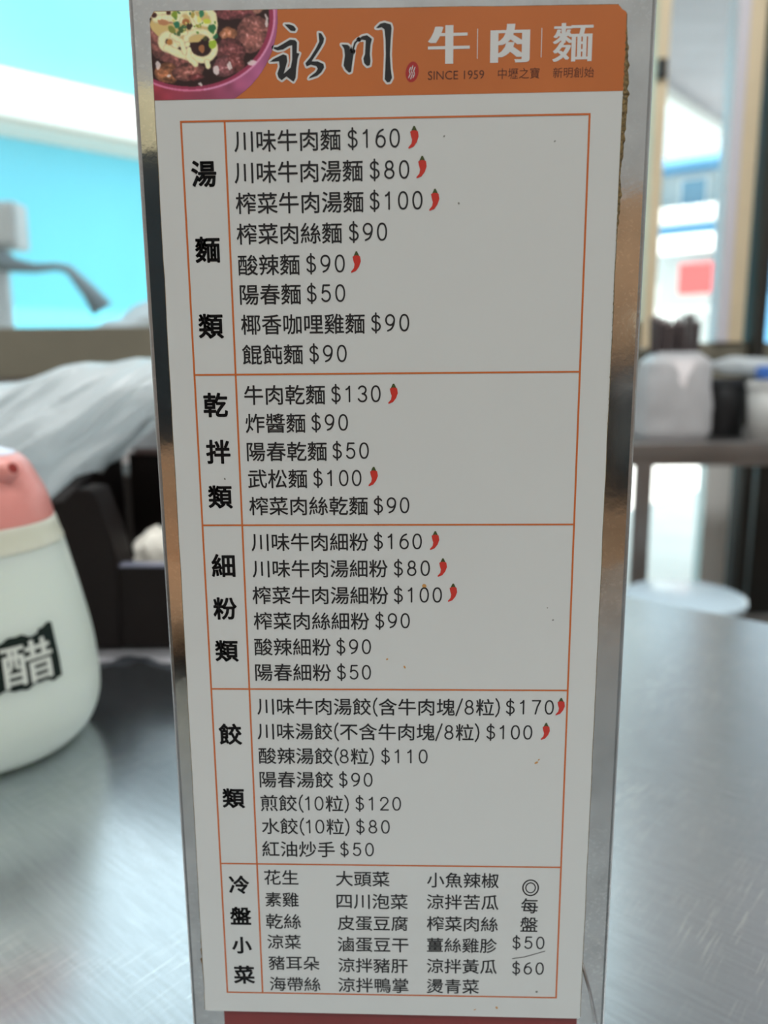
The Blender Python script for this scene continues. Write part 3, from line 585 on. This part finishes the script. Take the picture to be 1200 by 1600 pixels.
# ------------------------------------------------------------------ vinegar bottle
vb = empty('vinegar_bottle', (-.2145, .1875, 0)); tag(vb, 'squat translucent vinegar squeeze bottle with a pink cap on the steel table', 'bottle')
m_bot = mat('milky_plastic', (.74, .80, .71), .32, Subsurface_Weight=.6, Subsurface_Radius=(.03, .03, .025), Subsurface_Scale=.6)
m_neck = mat('cream_plastic', (.70, .69, .55), .35, Subsurface_Weight=.4, Subsurface_Radius=(.02, .02, .015), Subsurface_Scale=.5)
m_pink = mat('pink_cap', lin(234, 152, 142), .3, Subsurface_Weight=.25, Subsurface_Radius=(.01, .005, .005), Subsurface_Scale=.4)
PR = [(0, .002), (.036, .001), (.042, 0), (.047, .0022), (.0525, .0085), (.0562, .018), (.0572, .028), (.0568, .038), (.0555, .052), (.0524, .070), (.0452, .1040)]
def cr(P, n=5):
    out = []
    for i in range(len(P)-1):
        p0 = P[max(0, i-1)]; p1 = P[i]; p2 = P[i+1]; p3 = P[min(len(P)-1, i+2)]
        for k in range(n):
            t_ = k/n; out.append(tuple(.5*((2*p1[q])+(-p0[q]+p2[q])*t_+(2*p0[q]-5*p1[q]+4*p2[q]-p3[q])*t_*t_+(-p0[q]+3*p1[q]-3*p2[q]+p3[q])*t_**3) for q in (0, 1)))
    return out+[P[-1]]
obj('body', lathe(bmesh.new(), cr(PR[3:], 4), 72) if False else lathe(bmesh.new(), PR[:3]+cr(PR[3:], 4), 72), m_bot, vb, True)
obj('neck_band', lathe(bmesh.new(), cr([(.0452, .1040), (.0454, .1044), (.0440, .1085), (.0422, .1150), (.0405, .1152)], 4), 72), m_neck, vb, True)
cap = obj('cap', lathe(bmesh.new(), cr([(.0414, .1147), (.0415, .1165), (.0393, .127), (.0352, .1365), (.0322, .1425), (.0300, .1452)], 4) + cr([(.0300, .1452), (.0262, .1475), (.0180, .1500), (.0080, .1510), (0, .1512)], 4), 72), m_pink, vb, True)
obj('glare_disc', lathe(bmesh.new(), [(.0268, .1473), (.0262, .1483), (.018, .1508), (.008, .1519), (0, .1521)], 64), mat('cap_top_glare', lin(232, 226, 238), .25), cap, True)  # pale disc paints the window's glare onto the pink cap's top
# spout boss on the side that faces the viewer
ang = math.atan2(-.60, .80)+.24
sd = Vector((math.cos(ang), math.sin(ang), 0))
bm = bmesh.new(); c0 = sd*.022+Vector((0, 0, .1365)); c1 = sd*.0385+Vector((0, 0, .1425)); ax = (c1-c0).normalized()
tube(bm, [c0, c0.lerp(c1, .6), c1, c1+ax*.0006], [.010, .0062, .0042, .0030], 24)
obj('spout', bm, m_pink, cap, True)
bm = bmesh.new(); tube(bm, [c1+ax*.0005, c1+ax*.0009], .0024, 20); obj('spout_hole', bm, mat('dark_pink_hole', lin(150, 40, 30), .6), cap)
# printed label wrapped around the bottle
def rad(z):
    P = PR[2:]
    return float(np.interp(z, [p[1] for p in P], [p[0] for p in P]))
def wrap(me, m, name, lift, a0):
    bm = bmesh.new(); bm.from_mesh(me)
    xs = [v.co.x for v in bm.verts]; x = min(xs)
    while x < max(xs):
        bmesh.ops.bisect_plane(bm, geom=bm.verts[:]+bm.edges[:]+bm.faces[:], plane_co=(x, 0, 0), plane_no=(1, 0, 0)); x += .0016
    zs = [v.co.z for v in bm.verts]; z = min(zs)
    while z < max(zs):
        bmesh.ops.bisect_plane(bm, geom=bm.verts[:]+bm.edges[:]+bm.faces[:], plane_co=(0, 0, z), plane_no=(0, 0, 1)); z += .003
    for v in bm.verts:
        r = rad(v.co.z)+lift; a = a0 + v.co.x/.056
        v.co = Vector((r*math.cos(a), r*math.sin(a), v.co.z))
    me2 = bpy.data.meshes.new(name); bm.to_mesh(me2); bm.free(); me2.materials.append(m)
    o = bpy.data.objects.new(name, me2); COL.objects.link(o); o.parent = vb; return o
la = math.atan2(-.3627, .2183) + LABA
bm = bmesh.new(); N_ = 60; top = []; bot = []
for k in range(N_+1):
    x = -.030+.060*k/N_
    top.append((x, .0675+.0009*math.sin(k*.35)+.0004*math.sin(k*.9)+(.0018 if k > 51 else 0))); bot.append((x, .0440+.0008*math.sin(k*.4+1)+.0004*math.sin(k*1.0)))
for k in range(N_): bm.faces.new([bm.verts.new((p[0], 0, p[1])) for p in (bot[k], bot[k+1], top[k+1], top[k])])
bmesh.ops.remove_doubles(bm, verts=bm.verts, dist=1e-6)
me = bpy.data.meshes.new('label_plate'); bm.to_mesh(me); bm.free()
wrap(me, mat('label_black', (.010, .018, .014), .6, 0, Specular_IOR_Level=.2), 'label_plate', .0004, la)
tm = text('t', '白醋', -.0205, .0260, .0553, m_pw, 0, .0003, h=.0190)
me = tm.data; bpy.data.objects.remove(tm); wrap(me, mat('label_white', (.72, .74, .66), .4), 'label_text', .0011, la)

# ------------------------------------------------------------------ dark utensil caddy behind the bottle
m_caddy = nz(mat('dark_brown_plastic', lin(27, 20, 18), .6, 0, Specular_IOR_Level=.2), 12, .15, bump=.1, dist=.001)
cx = empty('utensil_caddy', (-.12, .375, 0), 0); tag(cx, 'dark brown utensil caddy with stepped sides behind the vinegar bottle', 'caddy')
obj('base', bx((-.115, -.063, .004), (.13, .063, .010), .001), m_caddy, cx)
fwp = obj('front_wall', bx((-.075, -.066, .004), (.13, -.058, .0595), .0012), m_caddy, cx)
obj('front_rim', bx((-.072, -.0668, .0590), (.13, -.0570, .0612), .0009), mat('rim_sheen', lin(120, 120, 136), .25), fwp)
obj('back_wall', bx((-.10, .056, .004), (.13, .064, .121), .0012), m_caddy, cx)
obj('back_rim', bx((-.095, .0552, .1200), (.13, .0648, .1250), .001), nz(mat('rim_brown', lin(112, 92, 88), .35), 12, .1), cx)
bm = prism(bmesh.new(), [(-.118, .004), (-.068, .004), (-.0655, .06), (-.0715, .085), (-.0790, .1105), (-.0905, .1115), (-.1000, .101), (-.112, .085)], -.068, -.040)
bmesh.ops.bevel(bm, geom=bm.edges[:], offset=.0012, segments=2, affect='EDGES'); obj('corner_post', bm, m_caddy, cx)
bm = bmesh.new(); sidep = [(-.066, .004), (.063, .004), (.063, .124), (.02, .116), (-.05, .100)]
a = [bm.verts.new((-.118, y, z)) for y, z in sidep]; c = [bm.verts.new((-.108, y, z)) for y, z in sidep]; bm.faces.new(a); bm.faces.new(c)
for k in range(5): bm.faces.new((a[k], a[(k+1) % 5], c[(k+1) % 5], c[k]))
obj('side_wall', bm, m_caddy, cx)
obj('side_wall', bx((.122, -.06, .004), (.13, .06, .10), .001), m_caddy, cx)
# crumpled tissue in the caddy
bm = bmesh.new(); bmesh.ops.create_icosphere(bm, subdivisions=4, radius=1)
for v in bm.verts:
    d = 1+.35*noise.noise(v.co*2.2+Vector((3, 0, 0)))+.2*abs(noise.noise(v.co*5))
    v.co = Vector((v.co.x*.022*d, v.co.y*.018*d, v.co.z*.026*d))
tag(obj('crumpled_tissue', bm, mat('tissue_white', lin(235, 228, 216), .8), None, True, (-.170, .349, .049)), 'crumpled white tissue inside the dark brown caddy', 'tissue')
# thin plastic film under the caddy
bm = bmesh.new(); n = 30
g = [[bm.verts.new((-.235+.14*i/n, .292+.03*j/6+.006*math.sin(i*.6), .0012+.004*abs(noise.noise(Vector((i*.3, j*.5, 0)))))) for j in range(7)] for i in range(n+1)]
for i in range(n):
    for j in range(6): bm.faces.new((g[i][j], g[i+1][j], g[i+1][j+1], g[i][j+1]))
m_film = mat('clear_film', lin(200, 196, 200), .2, 0, Alpha=.55)
tag(obj('plastic_film', bm, m_film, None, True), 'thin crinkled plastic film lying in front of the dark brown caddy', 'plastic film')

# ------------------------------------------------------------------ plastic bag draped over the caddy
def plastic(name, col, tr=.35, alpha=.85):
    m = bpy.data.materials.new(name); m.use_nodes = True; nt = m.node_tree; b2 = nt.nodes['Principled BSDF']
    b2.inputs['Base Color'].default_value = (*col, 1); b2.inputs['Roughness'].default_value = .28; b2.inputs['Specular IOR Level'].default_value = .6
    tl = nt.nodes.new('ShaderNodeBsdfTranslucent'); tl.inputs[0].default_value = (*col, 1)
    tp_ = nt.nodes.new('ShaderNodeBsdfTransparent'); mx = nt.nodes.new('ShaderNodeMixShader'); mx.inputs[0].default_value = tr; mx2 = nt.nodes.new('ShaderNodeMixShader'); mx2.inputs[0].default_value = alpha
    nt.links.new(b2.outputs[0], mx.inputs[1]); nt.links.new(tl.outputs[0], mx.inputs[2]); nt.links.new(tp_.outputs[0], mx2.inputs[1]); nt.links.new(mx.outputs[0], mx2.inputs[2]); nt.links.new(mx2.outputs[0], nt.nodes['Material Output'].inputs[0])
    return m
m_bag = plastic('milky_bag', (.90, .94, .95), .45)
UP = [(-.42, .165), (-.331, .177), (-.302, .178), (-.287, .182), (-.267, .190), (-.247, .193), (-.228, .192), (-.208, .196), (-.184, .195), (-.12, .185)]
LO = [(-.42, .13), (-.338, .119), (-.31, .100), (-.289, .087), (-.269, .081), (-.251, .089), (-.235, .101), (-.219, .121), (-.200, .136), (-.187, .150), (-.12, .165)]
bm = bmesh.new(); NI, NJ = 90, 40; fr = []; bk = []
for i in range(NI+1):
    x = -.42+.30*i/NI; zt_ = float(np.interp(x, [p[0] for p in UP], [p[1] for p in UP])); zb_ = float(np.interp(x, [p[0] for p in LO], [p[1] for p in LO]))
    c1 = []; c2 = []
    for j in range(NJ+1):
        t_ = j/NJ; z = zt_+(zb_-zt_)*t_
        q = (x*.60-z*.80); s_ = x*.8+z*.6
        fold = .014*noise.noise(Vector((q*38, s_*6, 0)))+.026*(abs(noise.noise(Vector((q*60, s_*7, 5))))-.25)+.013*(abs(noise.noise(Vector((q*150, s_*16, 8))))-.2)+.0012*noise.noise(Vector((q*300, s_*40, 9)))
        env = math.sin(math.pi*min(1, max(0, t_)))**.5
        y = .400 + .030*math.cos(t_*math.pi*.5) - .072*env*(.7) + fold*(.3+.7*env)
        y = min(y, .395 if t_ > .75 else 1)
        c1.append(bm.verts.new((x, y, z))); c2.append(bm.verts.new((x, .430+.02*env+fold*.4 if .06 < t_ < .94 else y+.002, z)))
    fr.append(c1); bk.append(c2)
for G_ in (fr, bk):
    for i in range(NI):
        for j in range(NJ): bm.faces.new((G_[i][j], G_[i+1][j], G_[i+1][j+1], G_[i][j+1]))
for i in range(NI):
    bm.faces.new((fr[i][0], fr[i+1][0], bk[i+1][0], bk[i][0])); bm.faces.new((fr[i][-1], fr[i+1][-1], bk[i+1][-1], bk[i][-1]))
o = obj('plastic_bag', bm, m_bag, None, True); tag(o, 'milky white plastic bag draped over the dark brown caddy', 'bag')
# a second fold of white bag inside the caddy
bm = bmesh.new(); bmesh.ops.create_icosphere(bm, subdivisions=4, radius=1)
for v in bm.verts:
    d = 1+.2*noise.noise(v.co*2)+.1*noise.noise(v.co*6); v.co = Vector((v.co.x*.055*d, v.co.y*.035*d, v.co.z*.032*d))
tag(obj('plastic_bag', bm, plastic('white_bag', (.72, .70, .70), .3, .95), None, True, (-.195, .505, .137)), 'small white plastic bag bunched up behind the dark brown caddy', 'bag')
o2 = tag(obj('cardboard_carton', bx((-.08, -.04, 0), (.08, .04, .10), .003), nz(mat('brown_card', lin(60, 50, 44), .8), 20, .1), None, False, (-.19, .500, 0)), 'dark cardboard carton behind the caddy holding up the small bag', 'carton')

# ------------------------------------------------------------------ second table by the right window
m_t2 = nz(mat('dull_steel', (.34, .32, .31), .4, 1), 8, .1)
t = empty('side_table', (1.05, 1.98, -.75)); tag(t, 'dull grey steel table under the right window carrying the chopstick canister', 'table')
obj('tabletop', bx((-.55, -.26, .715), (.75, .26, .75), .004), m_t2, t)
obj('apron', bx((-.50, -.24, .690), (.70, .24, .716)), m_t2, t)
for x, y in ((-.455, -.23), (.69, -.23), (-.455, .23), (.69, .23)):
    l = obj('leg', bx((x-.02, y-.02, 0), (x+.016, y+.02, .70), .003), m_t2, t); obj('foot_cap', bx((x-.022, y-.022, 0), (x+.018, y+.022, .02), .003), m_dark, l)
obj('cross_rail', bx((-.45, .215, .12), (.70, .245, .15), .003), m_t2, t)
# stool
st = empty('steel_stool', (.600, 1.44, -.75)); tag(st, 'round pale blue topped steel stool in front of the grey side table', 'stool')
obj('seat', lathe(bmesh.new(), [(0, .45), (.118, .45), (.124, .447), (.125, .44), (.122, .43), (.10, .428), (0, .428)], 56), mat('stool_top', (.58, .70, .78), .25), st, True)
obj('seat_ring', lathe(bmesh.new(), [(.1, .410), (.116, .410), (.116, .430), (.1, .430), (.1, .410)], 48), m_dark, st, True)
for k in range(4):
    a = math.pi/4+k*math.pi/2; bm = bmesh.new(); tube(bm, [(.095*math.cos(a), .095*math.sin(a), .43), (.14*math.cos(a), .14*math.sin(a), 0)], .011, 12); obj('leg', bm, m_steel2, st, True)
bm = bmesh.new(); tube(bm, [(.125*math.cos(2*math.pi*k/32), .125*math.sin(2*math.pi*k/32), .15) for k in range(33)], .007, 8); obj('foot_ring', bm, m_steel2, st, True)
# chopstick canister wrapped in a bag
def baggy(name, cx_, cy_, w_, d_, h_, seed, par=None, m=None, topw=.8):
    bm = bmesh.new(); n = 56; rings = []
    for j in range(25):
        t_ = j/24; z = h_*t_; k_ = 1-(1-topw)*t_**2
        k_ *= (1-.35*max(0, (t_-.9)/.1)) * (1-.10*max(0, (.08-t_)/.08))
        ring = []
        for i in range(n):
            a = 2*math.pi*i/n; ca_, sa_ = math.cos(a), math.sin(a); p = 4
            r = 1/((abs(ca_)**p+abs(sa_)**p)**(1/p)); f = 1+.07*noise.noise(Vector((ca_*2.2+seed, sa_*2.2, t_*2.4)))+.035*noise.noise(Vector((ca_*7, sa_*7+seed, t_*6)))
            ring.append(bm.verts.new((cx_+w_/2*r*ca_*f*k_*.9, cy_+d_/2*r*sa_*f*k_*.9, z)))
        rings.append(ring)
    for a, b2 in zip(rings, rings[1:]):
        for i in range(n): bm.faces.new((a[i], a[(i+1) % n], b2[(i+1) % n], b2[i]))
    bm.faces.new(rings[0])
    return obj(name, bm, m, par, True)
ck = empty('chopstick_canister', (.682, 1.84, 0)); tag(ck, 'white canister in a crumpled plastic bag holding dark chopsticks on the side table', 'canister')
obj('canister', lathe(bmesh.new(), [(0, .004), (.07, .004), (.078, .20), (.074, .20), (.066, .010), (0, .010)], 40), mat('white_canister', lin(222, 214, 214), .5), ck, True)
baggy('bag_wrap', 0, 0, .200, .18, .218, 3.1, ck, plastic('bag_grey_white', (.70, .69, .70), .25, .93), .86)
m_stick = nz(mat('dark_chopstick', lin(84, 74, 74), .4), 30, .15); m_tip = mat('pale_tip', lin(176, 160, 158), .4)
def stick():
    r = obj('chopstick', tube(bmesh.new(), [(0, 0, 0), (0, 0, .29)], .0062, 10), m_stick, None, False)
    tag(r, 'dark chopstick standing in the bagged white canister on the side table', 'chopstick', 'chopsticks in the white canister')
    e = obj('tip', tube(bmesh.new(), [(0, 0, .2895), (0, 0, .294)], .0064, 10), m_tip, r); return r
pr = stick(); k = 0
for row in range(3):
    for q in range(8 if row != 1 else 7):
        o = pr if k == 0 else copy_tree(pr)
        o.location = (.682-.040+.0114*q+(.0057 if row == 1 else 0), 1.84-.025+.024*row, .012)
        o.rotation_euler = (random.uniform(-.03, .03), (-.05+.010*q)+random.uniform(-.02, .02), 0); o.scale = (1, 1, random.uniform(.93, 1.02)); k += 1
# tub, black canister and bag at the right end
o = obj('black_canister', lathe(bmesh.new(), [(0, 0), (.05, 0), (.055, .13), (.05, .135), (0, .135)], 36), mat('matt_black', (.02, .02, .022), .5), None, True, (.838, 1.90, 0)); tag(o, 'black canister beside the white tub on the side table', 'canister')
obj('lid', lathe(bmesh.new(), [(0, .135), (.056, .135), (.056, .15), (0, .152)], 36), mat('grey_lid', lin(70, 72, 76), .4), o)
tb = empty('white_tub', (.935, 1.80, 0)); tag(tb, 'white plastic tub with a blue clip at the right end of the side table', 'tub')
obj('body', lathe(bmesh.new(), [(0, 0), (.066, 0), (.074, .13), (.0, .13)], 40), mat('tub_white', lin(214, 214, 210), .45), tb, True)
obj('lid', lathe(bmesh.new(), [(0, .128), (.078, .128), (.078, .142), (.07, .146), (0, .146)], 40), m_white, tb)
obj('clip', bx((-.075, -.055, .15), (-.015, -.02, .182), .006), mat('blue_clip', lin(70, 120, 205), .4), tb)
o = obj('bag_heap', bmesh.new(), m_white); bpy.data.objects.remove(o)
bm = bmesh.new(); bmesh.ops.create_icosphere(bm, subdivisions=4, radius=1)
for v in bm.verts:
    d = 1+.18*noise.noise(v.co*2+Vector((7, 1, 0)))+.09*noise.noise(v.co*6); v.co = Vector((v.co.x*.092*d, v.co.y*.05*d, v.co.z*.022*d))
tag(obj('plastic_bag', bm, plastic('bag_pale', (.74, .77, .78), .3, .93), None, True, (.865, 1.86, .183)), 'pale plastic bag lying over the black canister and white tub', 'bag')
